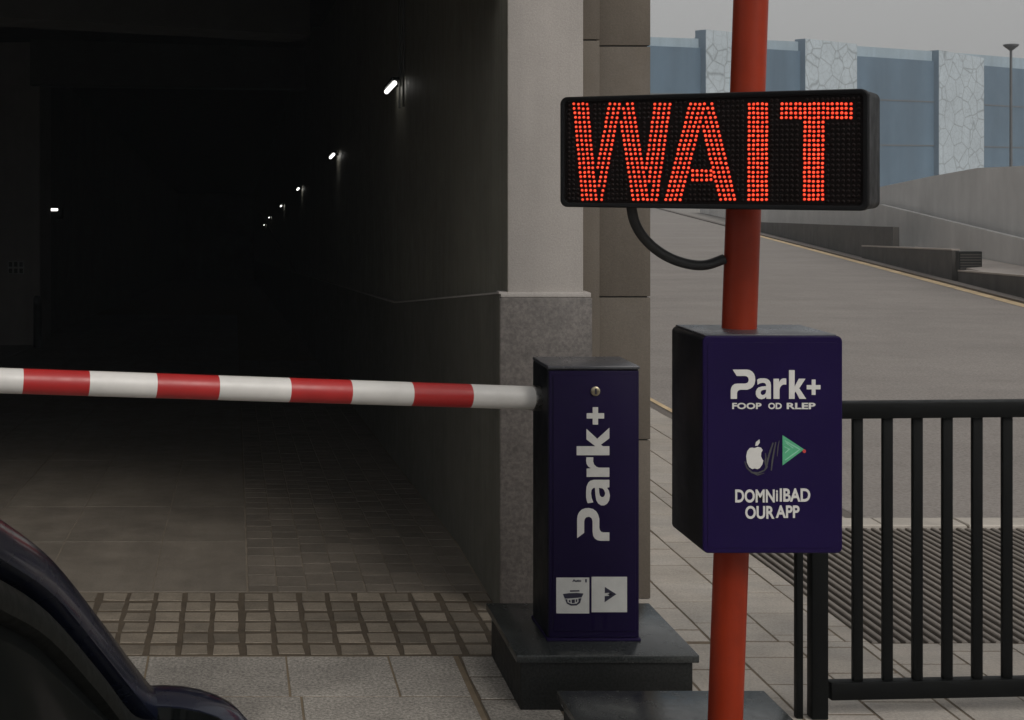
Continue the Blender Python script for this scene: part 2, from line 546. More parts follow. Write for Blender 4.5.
tag(px_wall('planter_wall', .50, [(742, 221.5), (893, 227)], .12, 'lowwall'),
    'long dark low wall tapering away behind the yellow line, its end squared off', 'low wall', 'stepped dark low walls', None)
tag(px_wall('planter_wall', .36, [(862, 246.5), (952, 250.5)], .12, 'lowwall', coping=True),
    'dark middle step of the low walls, just left of the louvred vent', 'low wall', 'stepped dark low walls')
tag(px_wall('planter_wall', .34, [(958.3, 271.5), (1024, 277), (1150, 292)], .12, 'lowwall', coping=True),
    'lowest dark step of the low walls, running past the vent out of frame', 'low wall', 'stepped dark low walls')
bm = bmesh.new()
tr = []
for px in (1300, 1024, 958, 915):
    ya = on_line(.49, px); yb = on_line(1.34, px)
    za = P(px, 0, ya).z
    tr.append((Vector((KX(ya) + .49, ya, .235)), Vector((KX(yb) + 1.34, yb, .29))))
for (a, b), (c, d) in zip(tr, tr[1:]): prism(bm, [a, b, d, c], Vector((0, 0, -.3)))
structure('terrace', bm, 'ledge')
# vent
vY = 25.2
va, vb = P(959, 251.5, vY), P(982, 270.5, vY)
ventt = thing('louvred_vent', 'small dark louvred vent box on the pale terrace beside low walls', 'vent', ((va.x + vb.x) / 2, vY, .2))
bm = bmesh.new(); box(bm, va.x, vb.x, vY, vY + .12, .1, va.z)
new_ob('casing', bm, 'car_black', ventt, 0)
bm = bmesh.new()
for k in range(6):
    z0 = vb.z + .03 + k * (va.z - vb.z - .05) / 6
    box(bm, va.x + .02, vb.x - .02, vY - .02, vY - .001, z0, z0 + .022)
new_ob('louvre_slats', bm, 'lowwall', ventt, 0)

tag(px_wall('concrete_bank', 1.36, [(700, 203), (880, 204.5), (952, 222), (1024, 239.5), (1200, 283)], .10, 'rampwall_low'),
    'lower pale concrete wall of the raised ramp above the terrace', 'ramp wall', 'concrete walls of the raised ramp')
tag(px_wall('concrete_parapet', 1.62, [(800, 203), (882, 186.5), (930, 176.5), (977, 168), (1024, 165.8), (1200, 164)], .3, 'rampwall'),
    'upper pale concrete parapet of the raised ramp below the street lamp', 'ramp wall', 'concrete walls of the raised ramp')

# street lamp on the ramp
ly = 50; lx = (1011 - CX) * ly / F
lampo = thing('street_lamp', 'thin grey street lamp with a flat flared head beyond the concrete ramp', 'street lamp', (lx, ly, 0))
zt = EYE + (HY - 50) * ly / F
bm = bmesh.new(); tube(bm, [(lx, ly, -.03), (lx, ly, .4), (lx, ly, .42), (lx, ly, zt)], [.09, .09, .055, .042], 12)
new_ob('pole', bm, 'lamp_grey', lampo)
bm = bmesh.new(); tube(bm, [(lx, ly, zt - .02), (lx, ly, zt + .14), (lx, ly, zt + .19), (lx, ly, zt + .21)], [.05, .24, .25, .16], 16)
new_ob('lamp_head', bm, 'lamp_grey', lampo)

# ------------------------------------------------------------------ far blue-grey building
bd = thing('exhibition_building', 'long blue grey building with pale crack patterned pilasters beyond the road', 'building', (40, 98, 0))
BD = Vector((29, 22, 0)).normalized(); BN = Vector((22, -29, 0)).normalized()     # along, outwards
def bl(px, out=0.0):
    """point on the front line of the far building for a photo column"""
    x0, y0, dx, dy = 28.9 + BN.x * out, 90.0 + BN.y * out, 29.0, 22.0
    r = (px - CX) / F
    t = (r * y0 - x0) / (dx - r * dy)
    return Vector((x0 + t * dx, y0 + t * dy, 0))
def zpx(p, py): return EYE - (py - HY) * p.y / F
def bwall(name, px0, px1, t0, t1, out, m, split=None, back=1.2, low=0.0):
    a, b = bl(px0, out), bl(px1, out)
    a2, b2 = a, b
    za, zb = zpx(a, t0), zpx(b, t1)
    bm = bmesh.new()
    up = lambda p, z: Vector((p.x, p.y, z))
    ext = -BN * back
    prism(bm, [up(a2, low), up(b2, low), up(b2, zb), up(a2, za)], ext)
    return new_ob(name, bm, m, bd, 0)
segs = [(560, 703, 34, 38.5, 45, 48), (702, 802, 37, 41.5, 45.5, 51), (802, 934, 42, 51, 52.5, 61), (934, 1100, 51, 64, 61, 76)]
for a, b, t0, t1, u0, u1 in segs:
    bwall('cladding_panel', a, b, u0 if a > 600 else 42, u1, 0, 'blue_panel', back=3)
    # pale parapet band above the cladding
    A, B = bl(a), bl(b)
    up = lambda p, z: Vector((p.x, p.y, z))
    bm = bmesh.new()
    o = -BN * .15
    prism(bm, [up(A + o, zpx(A, u0) - .0), up(B + o, zpx(B, u1)), up(B + o, zpx(B, t1)), up(A + o, zpx(A, t0))], -BN * .4)
    new_ob('parapet', bm, 'blue_band', bd, 0)
    bm = bmesh.new()                                             # horizontal joints of the cladding
    for f in (.30, .62):
        ja = zpx(A, u0) * (1 - f); jb = zpx(B, u1) * (1 - f)
        oo = BN * .03
        prism(bm, [up(A + oo, ja - .04), up(B + oo, jb - .04), up(B + oo, jb + .05), up(A + oo, ja + .05)], -BN * .04)
    new_ob('joint_line', bm, 'lamp_grey', bd, 0)
for a, b, t0, t1 in ((706, 742, 29.5, 33), (805.5, 857, 38.5, 44), (939, 984, 50, 58)):
    bwall('pilaster', a, b, t0, t1, .36, 'crack', back=.75)
    A = bl(a, .36); B = bl(b, .36)                                          # darker flank of the pilaster
    ztop = zpx(A, t0)
    bm = bmesh.new()
    p = A - BN * .006 - BD * .012
    q = A - BN * .76 - BD * .012
    prism(bm, [Vector((p.x, p.y, 0)), Vector((q.x, q.y, 0)), Vector((q.x, q.y, ztop - .01)), Vector((p.x, p.y, ztop - .01))], -BD * .02)
    new_ob('pilaster_flank', bm, 'blue_side', bd, 0)

# ------------------------------------------------------------------ pillar and garage entrance
PY = 6.25
zsplit = 1.38
pil = thing('stone_pillar', 'pale grey stone pillar with speckled granite base at the garage mouth', 'pillar', (1.34, PY, 0))
bm = bmesh.new(); box(bm, 1.1805, 1.509, PY + .03, 7.0, zsplit - .02, 6.0, .006)
new_ob('shaft', bm, 'pillar', pil)
bm = bmesh.new(); box(bm, 1.142, 1.541, PY, PY + .12, 0.0, zsplit - .022, .006); box(bm, 1.18, 1.50, PY + .1, 7.0, 0, zsplit - .05)
new_ob('base_course', bm, 'granite_base', pil)
bm = bmesh.new(); box(bm, 1.146, 1.536, PY + .004, PY + .11, zsplit - .0215, zsplit + .0, .004)
new_ob('ledge', bm, 'pillar', pil)

wl = thing('brown_stone_wall', 'brown stone clad wall corner beside the pale pillar', 'wall', (1.75, 6.45, 0))
def courses(name, x0, x1, y0, y1, joints, m, parent):
    bm = bmesh.new()
    zs = [0] + joints + [6]
    for a, b in zip(zs, zs[1:]):
        box(bm, x0, x1, y0, y1, a + .003, b - .003, .003)
    box(bm, x0 + .012, x1 - .012, y0 + .012, y1 - .012, 0, 5.99, 0, 1)
    return new_ob(name, bm, [m, 'car_black'], parent, 30)
zz = lambda py, y: EYE - (py - HY) * y / F
courses('corner_block', (597 - CX) * 6.45 / F, (650.5 - CX) * 6.45 / F, 6.45, 7.6, [zz(440, 6.45), zz(297, 6.45), zz(46, 6.45), 3.7], 'brownstone', wl)
courses('return_strip', 1.5105, (597 - CX) * 6.45 / F - .001, 6.40, 7.5, [zz(40, 6.4), 3.8], 'brownstone', wl)
# long flank of the building behind the corner
bm = bmesh.new(); box(bm, 1.4, 1.80, 7.6, 60, -.03, 6.0)
new_ob('flank', bm, 'brownstone', wl, 0)

# tunnel wall on the right, ribbed and dark, with a lower course standing slightly proud
tw = thing('tunnel_wall', 'dark ribbed right hand wall of the garage tunnel', 'wall', (1.2, 8, 0))
def zs(y): return zsplit - .1 * (min(y, 10.4) - PY) - SLOPE * max(0, y - 10.4)
bm = bmesh.new()
ys = [PY + .025, 7.45, 8.5, 10.4, 14, 20, 30, 45, 88]
for a, b in zip(ys, ys[1:]):
    prism(bm, [(1.1795, a, zs(a) - .05), (1.1795, b, zs(b) - .05), (1.1795, b, 6), (1.1795, a, 6)], Vector((.22, 0, 0)) if a > 7 else Vector((-.001 + .0015, 0, 0)))
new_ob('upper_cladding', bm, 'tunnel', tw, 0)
bm = bmesh.new()
ys[0] = PY + .006
for a, b in zip(ys, ys[1:]):
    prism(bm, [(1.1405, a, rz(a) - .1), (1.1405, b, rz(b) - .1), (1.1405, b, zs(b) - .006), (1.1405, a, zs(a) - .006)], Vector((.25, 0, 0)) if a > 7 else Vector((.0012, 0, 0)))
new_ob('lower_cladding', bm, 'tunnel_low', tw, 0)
bm = bmesh.new()
for a, b in zip(ys, ys[1:]):
    prism(bm, [(1.1390, a, zs(a) - .005), (1.1390, b, zs(b) - .005), (1.1390, b, zs(b) + .004), (1.1390, a, zs(a) + .004)], Vector((.034, 0, 0)))
new_ob('seam_strip', bm, 'pillar', tw, 0)
bm = bmesh.new()
for px, y in ((399.5, 10.3), (403.5, 10.3)):
    x = (px - CX) * y / F
    tube(bm, [(1.163, F * 1.163 / (px - CX), 2.35), (1.163, F * 1.163 / (px - CX), 4.1)], .008, 8)
new_ob('conduit', bm, 'tunnel_grey', tw)

# left walls of the tunnel
lw = thing('tunnel_side_wall', 'dark left wall of the garage tunnel with a projecting pier', 'wall', (-3.3, 23.6, -1))
bm = bmesh.new(); box(bm, -6.2, -5.2, 6.6, 23.5, -1.2, 6); new_ob('outer_wall', bm, 'tunnel_grey', lw, 0)
bm = bmesh.new(); box(bm, -6.2, -3.17, 23.6, 25.0, -1.5, 6, .02); new_ob('pier', bm, 'pillar', lw, 0)
bm = bmesh.new(); box(bm, -6.2, -3.45, 25.0, 88, -5, 6); new_ob('inner_wall', bm, 'tunnel', lw, 0)
bm = bmesh.new(); box(bm, -6.2, 1.3, 88, 88.5, -5.5, 6)
tag(new_ob('tunnel_end_wall', bm, 'tunnel', None, 0), 'black end wall deep inside the garage tunnel', 'wall')
# ceiling
ce = thing('garage_ceiling', 'dark ceiling of the garage entrance above the ramp', 'ceiling', (-1, 12, 4))
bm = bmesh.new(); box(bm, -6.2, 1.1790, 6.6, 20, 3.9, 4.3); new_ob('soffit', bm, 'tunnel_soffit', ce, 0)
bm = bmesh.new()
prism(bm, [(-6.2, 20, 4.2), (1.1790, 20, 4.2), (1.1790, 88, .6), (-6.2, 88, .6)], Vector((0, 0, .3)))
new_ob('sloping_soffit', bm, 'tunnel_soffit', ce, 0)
bm = bmesh.new()
quadp = [P(-400, -6, 6.9), P(0, 17, 8.0), P(310, 35, 9.05)]
low = []
for p in quadp: low.append(p)
prism(bm, [low[0], low[2], low[2] + Vector((0, 0, 1.6)), low[0] + Vector((0, 0, 1.3))], Vector((-.1, .5, 0)))
tag(new_ob('lintel_beam', bm, 'tunnel_soffit', None, 0), 'dark lintel beam slanting across the top of the garage mouth', 'beam')
bm = bmesh.new()
q0 = P(30, 85, 23.2); q1 = P(290, 89, 24.4)
prism(bm, [q0, q1 + Vector((.6, 0, 0)), q1 + Vector((.6, 0, 1.6)), q0 + Vector((0, 0, 1.6))], Vector((0, .6, 0)))
tag(new_ob('tunnel_beam', bm, 'tunnel_grey', None, 0), 'second beam deeper in the tunnel, above the left pier', 'beam')
# solid building above the mouth keeps the daylight out
bm = bmesh.new()
box(bm, -8, 1.80, 6.3, 90, 6.0, 9.5)
up_ = new_ob('garage_building', bm, 'brownstone', None, 0)
tag(up_, 'unseen stone clad upper storey blocking daylight over the garage mouth', 'building')
bm = bmesh.new(); box(bm, -8.0, -6.21, 6.0, 60, -.03, 5.99)
tag(new_ob('garage_side_wall', bm, 'brownstone', None, 0), 'brown stone outer wall left of the garage mouth', 'wall')
bm = bmesh.new(); box(bm, -6.2, 1.17, 6.45, 6.59, 2.70, 5.99)  # unseen fascia, lowered so that less sky lights the ramp
tag(new_ob('fascia', bm, 'brownstone', None, 0), 'unseen stone fascia hung low to cut daylight into the garage', 'fascia')

# wall lamps: tilted batten lamps standing off the right wall
def make_lamp(name):
    t = thing(name, '', 'wall lamp')
    bm = bmesh.new(); box(bm, -.022, .035, -.28, .28, .018, .042, .006); new_ob('housing', bm, 'black_metal', t)
    bm = bmesh.new(); box(bm, .030, .067, -.03, .03, .005, .04, .003); new_ob('bracket', bm, 'black_metal', t)
    bm = bmesh.new(); tube(bm, [(.0, -.28, .0), (.0, -.265, .0), (.0, .265, .0), (.0, .28, .0)], [.008, .017, .017, .008], 12); new_ob('lamp_tube', bm, 'tube', t)
    return t
def copy_thing(o):
    c = o.copy(); COL.objects.link(c)
    for ch in o.children:
        k = ch.copy(); COL.objects.link(k); k.parent = c
    return c
proto = make_lamp('wall_lamp')
lab = ['nearest and largest lit batten lamp on the dark tunnel wall', 'second lit batten lamp down the dark tunnel wall',
       'third lit batten lamp down the tunnel wall, half the size of the second', 'fourth lit lamp down the tunnel wall, a small bright dash',
       'fifth tiny lit lamp far down the tunnel wall', 'farthest and lowest tiny lit lamp on the tunnel wall']
for i, (px, py) in enumerate(((390.5, 87.5), (332, 156), (298, 189), (281, 206), (269, 217.5), (264, 225))):
    o = proto if i == 0 else copy_thing(proto)
    X = 1.105
    y = F * X / (px - CX)
    o.location = P(px, py, y)
    o.rotation_euler = (-math.atan(SLOPE), 0, 0)
    o['label'] = lab[i]; o['group'] = 'lamps along the tunnel wall'
# lamp on the left
ll = thing('bulkhead_lamp', 'small lit bulkhead lamp alone on the left side of the tunnel', 'wall lamp', P(54, 212, 25.4))
c = P(54.5, 212, 25.4)
bm = bmesh.new(); box(bm, c.x - .15, c.x + .15, c.y - .06, c.y + .1, c.z - .13, c.z + .09, .03); new_ob('housing', bm, 'black_metal', ll)
bm = bmesh.new(); box(bm, c.x - .07, c.x + .07, c.y - .10, c.y - .061, c.z + .02, c.z + .066, .015); new_ob('lamp_glass', bm, 'tube', ll)
# notice plate and bollard by the left pier
a = P(8, 261, 23.55); b = P(24, 274, 23.55)
np_ = thing('notice_plate', 'small framed notice plate on the dim left pier', 'sign', ((a.x + b.x) / 2, 23.55, b.z))
bm = bmesh.new(); box(bm, a.x, b.x, 23.53, 23.597, b.z, a.z, .006); new_ob('plate', bm, 'label_white', np_)
bm = bmesh.new()
for i in range(3):
    for j in range(2):
        w = (b.x - a.x) / 3; h = (a.z - b.z) / 2
        box(bm, a.x + w * i + .015, a.x + w * (i + 1) - .015, 23.522, 23.529, b.z + h * j + .015, b.z + h * (j + 1) - .015)
new_ob('notice_print', bm, 'tunnel_grey', np_)
c = P(37.5, 345, 23.0)
bm = bmesh.new(); tube(bm, [(c.x, 23.0, rz(23)), (c.x, 23.0, c.z + .74), (c.x, 23, c.z + .78)], [.065, .065, .045], 14)
tag(new_ob('bollard', bm, 'black_metal', None), 'black bollard standing before the left pier of the tunnel', 'bollard')

# ------------------------------------------------------------------ granite plinths
def plinth(x0, x1, y0, y1, label):
    t = thing('granite_plinth', label, 'plinth', ((x0 + x1) / 2, (y0 + y1) / 2, 0), 'black granite plinths')
    bm = bmesh.new(); box(bm, x0 + .018, x1 - .018, y0 + .018, y1 - .018, -.02, .172, .004); new_ob('body', bm, 'plinth_side', t)
    bm = bmesh.new(); box(bm, x0, x1, y0, y1, .1722, .2, .004); new_ob('cap_slab', bm, 'black_granite', t)
plinth(.990, 1.634, 5.10, 5.72, 'black granite plinth under the barrier cabinet')
plinth(1.055, 1.735, 4.13, 4.755, 'black granite plinth under the orange red pole')

# ------------------------------------------------------------------ lettering shapes (shared by the two cabinets)
P_POLY = [(50, 40), (108, 40), (118, 42), (127, 47), (135, 56), (139, 68), (140, 82), (137, 97), (130, 108), (120, 115), (108, 119), (82, 119), (74, 121), (69, 126), (67, 133),
          (67, 155), (42, 155), (42, 122), (44, 112), (49, 103), (57, 97), (70, 95), (100, 95), (109, 92), (113, 86), (114, 80), (112, 72), (107, 67), (100, 65), (66, 65)]
def p_shape(fn, u0, u1, v0, v1, bm):
    pts = [(u0 + (x - 42) / 98 * (u1 - u0), v0 + (155 - y) / 115 * (v1 - v0)) for x, y in P_POLY]
    flat = [fn(u, v, 0) for u, v in pts]
    prism(bm, flat, fn(0, 0, 1) - fn(0, 0, 0))
def plus_shape(fn, u0, u1, v0, v1, bm, k=.155):
    w, h = u1 - u0, v1 - v0; mu, mv = (u0 + u1) / 2, (v0 + v1) / 2
    a, b = w * k, h * k
    pts = [(mu - a, v0), (mu + a, v0), (mu + a, mv - b), (u1, mv - b), (u1, mv + b), (mu + a, mv + b), (mu + a, v1), (mu - a, v1), (mu - a, mv + b), (u0, mv + b), (u0, mv - b), (mu - a, mv - b)]
    prism(bm, [fn(u, v, 0) for u, v in pts], fn(0, 0, 1) - fn(0, 0, 0))
GLYPH = {
    'a': ([(.10, .93), (.18, .97), (.30, 1.0), (.55, 1.0), (.70, .98), (.84, .91), (.92, .81), (.95, .66), (.95, 0), (.68, 0), (.66, .10), (.55, .02), (.38, -.02), (.20, .01), (.08, .10), (.02, .22), (.02, .36), (.09, .48),
           (.20, .56), (.40, .60), (.66, .62), (.65, .70), (.58, .77), (.45, .79), (.28, .76), (.13, .69)],
          [(.66, .45), (.50, .44), (.38, .41), (.32, .34), (.32, .26), (.38, .20), (.46, .18), (.57, .22), (.64, .30)]),
    'r': ([(0, 0), (0, .98), (.42, .98), (.44, .80), (.52, .90), (.66, .98), (.82, 1.0), (1, .99), (1, .69), (.80, .70), (.64, .66), (.52, .56), (.47, .44), (.47, 0)], None),
    'k': ([(0, 0), (0, 1), (.34, 1), (.34, .43), (.60, .70), (1, .70), (.62, .37), (1.04, 0), (.64, 0), (.40, .26), (.34, .20), (.34, 0)], None)}
def glyph(fn, ch, u0, u1, v0, v1, bm):
    cu = bpy.data.curves.new('glyph', 'CURVE'); cu.dimensions = '2D'; cu.fill_mode = 'FRONT'
    for loop in GLYPH[ch]:
        if not loop: continue
        sp = cu.splines.new('POLY'); sp.points.add(len(loop) - 1); sp.use_cyclic_u = True
        for q, (x, y) in zip(sp.points, loop): q.co = (x, y, 0, 1)
    o = bpy.data.objects.new('glyph', cu); COL.objects.link(o)
    me = bpy.data.meshes.new_from_object(o.evaluated_get(bpy.context.evaluated_depsgraph_get()))
    t = bmesh.new(); t.from_mesh(me)
    bpy.data.objects.remove(o); bpy.data.curves.remove(cu); bpy.data.meshes.remove(me)
    bmesh.ops.remove_doubles(t, verts=t.verts[:], dist=1e-5)
    for g in bmesh.ops.extrude_face_region(t, geom=t.faces[:])['geom']:
        if isinstance(g, bmesh.types.BMVert): g.co.z += 1
    for v in t.verts: v.co = fn(u0 + v.co.x * (u1 - u0), v0 + v.co.y * (v1 - v0), v.co.z)
    join(bm, t)
def arc_band(pts, w):
    """flat ribbon of width w round a polyline in 2-D"""
    L_, R_ = [], []
    for i, (x, y) in enumerate(pts):
        x0, y0 = pts[max(i - 1, 0)]; x1, y1 = pts[min(i + 1, len(pts) - 1)]
        d = math.hypot(x1 - x0, y1 - y0); nx, ny = -(y1 - y0) / d, (x1 - x0) / d
        ww = w * (1 - .5 * abs(2 * i / (len(pts) - 1) - 1))
        L_.append((x + nx * ww / 2, y + ny * ww / 2)); R_.append((x - nx * ww / 2, y - ny * ww / 2))
    return L_ + R_[::-1]

# ------------------------------------------------------------------ barrier: cabinet and striped arm
CY = 5.256
cx0, cx1, cyb, cz0, cz1 = 1.1346, 1.468, 5.526, .2, 1.197
br = thing('barrier_gate', 'dark purple barrier cabinet holding a red and white striped arm', 'barrier', (1.3, 5.39, .2))
bm = bmesh.new(); box(bm, cx0, cx1, CY + .012, cyb, cz0, cz1 - .014, .006); new_ob('cabinet', bm, 'case_shaded', br)
bm = bmesh.new()
box(bm, cx0 - .001, cx1 + .001, CY + .001, cyb + .001, cz1 - .0135, cz1, .005)
new_ob('lid', bm, 'case_top_sheen', br)
bm = bmesh.new()
box(bm, cx0 + .004, cx1 - .003, CY + .002, CY + .0118, cz0 + .012, cz1 - .018, .003)
box(bm, cx0 + .018, cx1 - .016, CY - .003, CY + .0019, cz0 + .036, cz1 - .034, .002)
door = new_ob('door', bm, 'navy_dark', br)
bm = bmesh.new(); box(bm, cx0 - .005, cx1 + .003, CY - .005, cyb + .004, cz0 - .0005, cz0 + .010, .003); new_ob('foot_flange', bm, 'navy_dark', br)
kx, kz = P(595, 391, CY).x, P(595, 391, CY).z
bm = bmesh.new(); tube(bm, [(kx, CY - .002, kz), (kx, CY - .009, kz), (kx, CY - .011, kz)], [.017, .017, .013], 16)
lk = new_ob('lock', bm, 'brass', door)
bm = bmesh.new(); box(bm, kx - .003, kx + .003, CY - .0125, CY - .0108, kz - .010, kz + .010); new_ob('keyhole', bm, 'label_ink', lk)
# vertical wordmark: u runs up the photo, v runs to the left
YF = CY - .0031
def vfn(u, v, w):                       # u, v in photo pixels
    p = P(v, u, CY); return Vector((p.x, YF - .0015 * w, p.z))
bm = bmesh.new()
X4 = lambda z: 560 + z / 3.789
Y4 = lambda z: 370 + z / 3.789
p_shape(vfn, Y4(646), Y4(522), X4(186), X4(64), bm)
glyph(vfn, 'a', Y4(514), Y4(410), X4(186), X4(98), bm); glyph(vfn, 'r', Y4(404), Y4(330), X4(186), X4(98), bm); glyph(vfn, 'k', Y4(322), Y4(222), X4(186), X4(62), bm)
plus_shape(vfn, Y4(206), Y4(140), X4(166), X4(100), bm)
new_ob('wordmark', bm, 'white_vinyl', br, 0)
def hfn(u, v, w):
    p = P(u, v, CY); return Vector((p.x, YF - .0012 * w, p.z))
def sticker(x0, x1, y0, y1):
    a, b = hfn(x0, y1, 0), hfn(x1, y0, 0)
    bm = bmesh.new(); box(bm, a.x, b.x, YF - .0018, YF - .0002, a.z, b.z, .0006)
    return new_ob('sticker', bm, 'label_white', br, 0)
S8 = lambda x, y: (540 + x / 8, 560 + y / 8)
def inkfn(u, v, w):
    p = P(u, v, CY); return Vector((p.x, YF - .0019 - .0008 * w, p.z))
def ink(bm, poly): prism(bm, [inkfn(*S8(x, y), 0) for x, y in poly], inkfn(0, 0, 1) - inkfn(0, 0, 0))
s1 = sticker(*(S8(128, 0)[0], S8(392, 0)[0], S8(0, 138)[1], S8(0, 425)[1]))
bm = bmesh.new()
ink(bm, [(236, 240), (312, 238), (314, 248), (238, 250)])
ink(bm, [(180, 268), (232, 262), (290, 260), (345, 264), (330, 296), (196, 306)])
ink(bm, [(198, 312), (216, 310), (218, 335), (250, 348), (290, 346), (306, 330), (304, 306), (328, 302), (318, 340), (290, 360), (245, 362), (212, 345)])
ink(bm, [(226, 318), (240, 316), (242, 336), (230, 334)]); ink(bm, [(250, 314), (276, 312), (276, 340), (252, 342)]); ink(bm, [(284, 312), (296, 310), (294, 330), (284, 334)])
join(bm, text_bm('Auto', inkfn, S8(256, 0)[0], S8(328, 0)[0], S8(0, 172)[1], S8(0, 150)[1], .04))
ink(bm, [(358, 150), (372, 150), (370, 176), (360, 176)])
new_ob('icon_print', bm, 'label_ink', s1, 0)
s2 = sticker(*(S8(410, 0)[0], S8(694, 0)[0], S8(0, 132)[1], S8(0, 415)[1]))
bm = bmesh.new()
ink(bm, [(516, 212), (608, 270), (514, 334), (515, 285), (548, 284), (556, 266), (548, 258), (515, 262)])
ink(bm, [(560, 262), (534, 270), (556, 280), (580, 270)])
new_ob('arrow_print', bm, 'label_ink', s2, 0)
# arm
A0 = Vector((1.108, 5.39, zz(398, 5.39))); A1 = P(0, 380.5, 4.95)
dirA = (A1 - A0).normalized()
def arm_at(px):
    r = (px - CX) / F
    t = (r * A0.y - A0.x) / (dirA.x - r * dirA.y)
    return t
cuts = [arm_at(p - 2.6) for p in (472, 413, 352, 291, 220, 158, 91, 25)]
ts = [0.0] + cuts
while ts[-1] < 4.2: ts.append(ts[-1] + .222)
bm = bmesh.new()
for i, (a, b) in enumerate(zip(ts, ts[1:])):
    tube(bm, [A0 + dirA * a, A0 + dirA * b], .0435, 28, 1 if i % 2 else 0, caps=(i in (0, len(ts) - 2)))
bmesh.ops.remove_doubles(bm, verts=bm.verts[:], dist=1e-5)
new_ob('arm', bm, ['arm_white', 'arm_red'], br)
bm = bmesh.new()
tube(bm, [A0 + dirA * .006, A0 - dirA * .001, A0 - dirA * .027], [.0455, .047, .047], 28)
new_ob('arm_collar', bm, 'steel', br)

# ------------------------------------------------------------------ leaning pole
PYY = 4.45
b0 = P(725, 726, PYY); b0.z = .1995
top = P(757.3, -180, PYY)
bm = bmesh.new()
tube(bm, [b0, b0 + (top - b0) * .5, top], .0515, 36)
tag(new_ob('sign_pole', bm, 'pole_red', None), 'orange red round pole leaning slightly right and carrying the sign and box', 'pole')

# ------------------------------------------------------------------ box on the pole
BY = 4.25
bx0, bx1, bz0, bz1, bby = 1.3717, 1.7815, zz(553.5, BY), zz(335, BY), 4.555
def rr_block(bm, x0, x1, z0, z1, r, y0, y1, e):
    """block with rounded corners seen from the front and softened front and back edges"""
    rings = []
    for y, i in ((y0, e), (y0 + e * .3, e * .3), (y0 + e, 0), (y1 - e, 0), (y1 - e * .3, e * .3), (y1, e)):
        ring = []
        for cx, cz, a0 in ((x1 - r, z1 - r, 0), (x0 + r, z1 - r, 90), (x0 + r, z0 + r, 180), (x1 - r, z0 + r, 270)):
            for k in range(7):
                a = R(a0 + 15 * k); ring.append(bm.verts.new((cx + (r - i) * math.cos(a), y, cz + (r - i) * math.sin(a))))
        rings.append(ring)
    n = len(rings[0])
    for a, b in zip(rings, rings[1:]):
        for k in range(n): bm.faces.new((a[k], a[(k + 1) % n], b[(k + 1) % n], b[k]))
    bm.faces.new(rings[0]); bm.faces.new(rings[-1][::-1])
bx = thing('notice_box', 'purple navy box with white lettering mounted round the pole', 'notice box', (1.57, 4.4, bz0))
bm = bmesh.new(); rr_block(bm, bx0, bx1, bz0, bz1 - .006, .016, BY + .014, bby, .004); new_ob('casing', bm, 'case_shaded', bx)
bm = bmesh.new(); box(bm, bx0 + .010, bx1 - .010, BY + .020, bby - .006, bz1 - .0058, bz1 - .001, .002, seg=2); new_ob('lid', bm, 'case_top_sheen', bx)
bm = bmesh.new()
rr_block(bm, bx0, bx1, bz0, bz1 - .003, .017, BY + .001, BY + .0137, .004)
rr_block(bm, bx0 + .014, bx1 - .012, bz0 + .016, bz1 - .022, .010, BY - .0006, BY + .0009, .0005)
new_ob('front_panel', bm, 'navy', bx, 16)
YB = BY - .0007
def bfn(u, v, w):
    p = P(u, v, BY); return Vector((p.x, YB - .0015 * w, p.z))
Z4 = lambda x, y: (720 + x / 4, 360 + y / 4)
bm = bmesh.new()
p_shape(bfn, *(Z4(42, 0)[0], Z4(140, 0)[0], Z4(0, 155)[1], Z4(0, 38)[1]), bm)
glyph(bfn, 'a', Z4(141, 0)[0], Z4(206, 0)[0], Z4(0, 155)[1], Z4(0, 73)[1], bm); glyph(bfn, 'r', Z4(213, 0)[0], Z4(264, 0)[0], Z4(0, 155)[1], Z4(0, 73)[1], bm); glyph(bfn, 'k', Z4(275, 0)[0], Z4(341, 0)[0], Z4(0, 155)[1], Z4(0, 40)[1], bm)
plus_shape(bfn, *(Z4(346, 0)[0], Z4(401, 0)[0], Z4(0, 139)[1], Z4(0, 78)[1]), bm, .14)
new_ob('wordmark', bm, 'white_vinyl', bx, 0)
bm = bmesh.new()
for s, a, b in (('FOOP', 48, 165), ('OD', 192, 246), ('RLEP', 266, 381)):
    join(bm, text_bm(s, bfn, Z4(a, 0)[0], Z4(b, 0)[0], Z4(0, 196)[1], Z4(0, 171)[1], .03))
new_ob('tagline', bm, 'white_vinyl', bx, 0)
bm = bmesh.new()
for s, a, b, c, d in (('DOMN', 60, 218, 570, 517), ('i', 223, 231, 565, 520), ('IBAD', 238, 360, 566, 513), ('OUR', 100, 217, 635, 583), ('APP', 222, 317, 631, 581)):
    join(bm, text_bm(s, bfn, Z4(a, 0)[0], Z4(b, 0)[0], Z4(0, c)[1], Z4(0, d)[1], .028))
new_ob('slogan', bm, 'white_vinyl', bx, 0)
def flat(bm, poly, w=1.0):
    prism(bm, [bfn(*Z4(x, y), 0) for x, y in poly], (bfn(0, 0, 1) - bfn(0, 0, 0)) * w)
bm = bmesh.new()
flat(bm, [(138, 352), (150, 347), (163, 350), (170, 360), (164, 370), (163, 385), (168, 396), (172, 402), (168, 418), (158, 432), (148, 436), (138, 433), (128, 436), (116, 428), (107, 410), (104, 385), (108, 364), (118, 352), (128, 350)])
flat(bm, [(140, 343), (143, 328), (157, 317), (158, 330), (150, 342)])
new_ob('apple_emblem', bm, 'white_vinyl', bx, 0)
bm = bmesh.new()
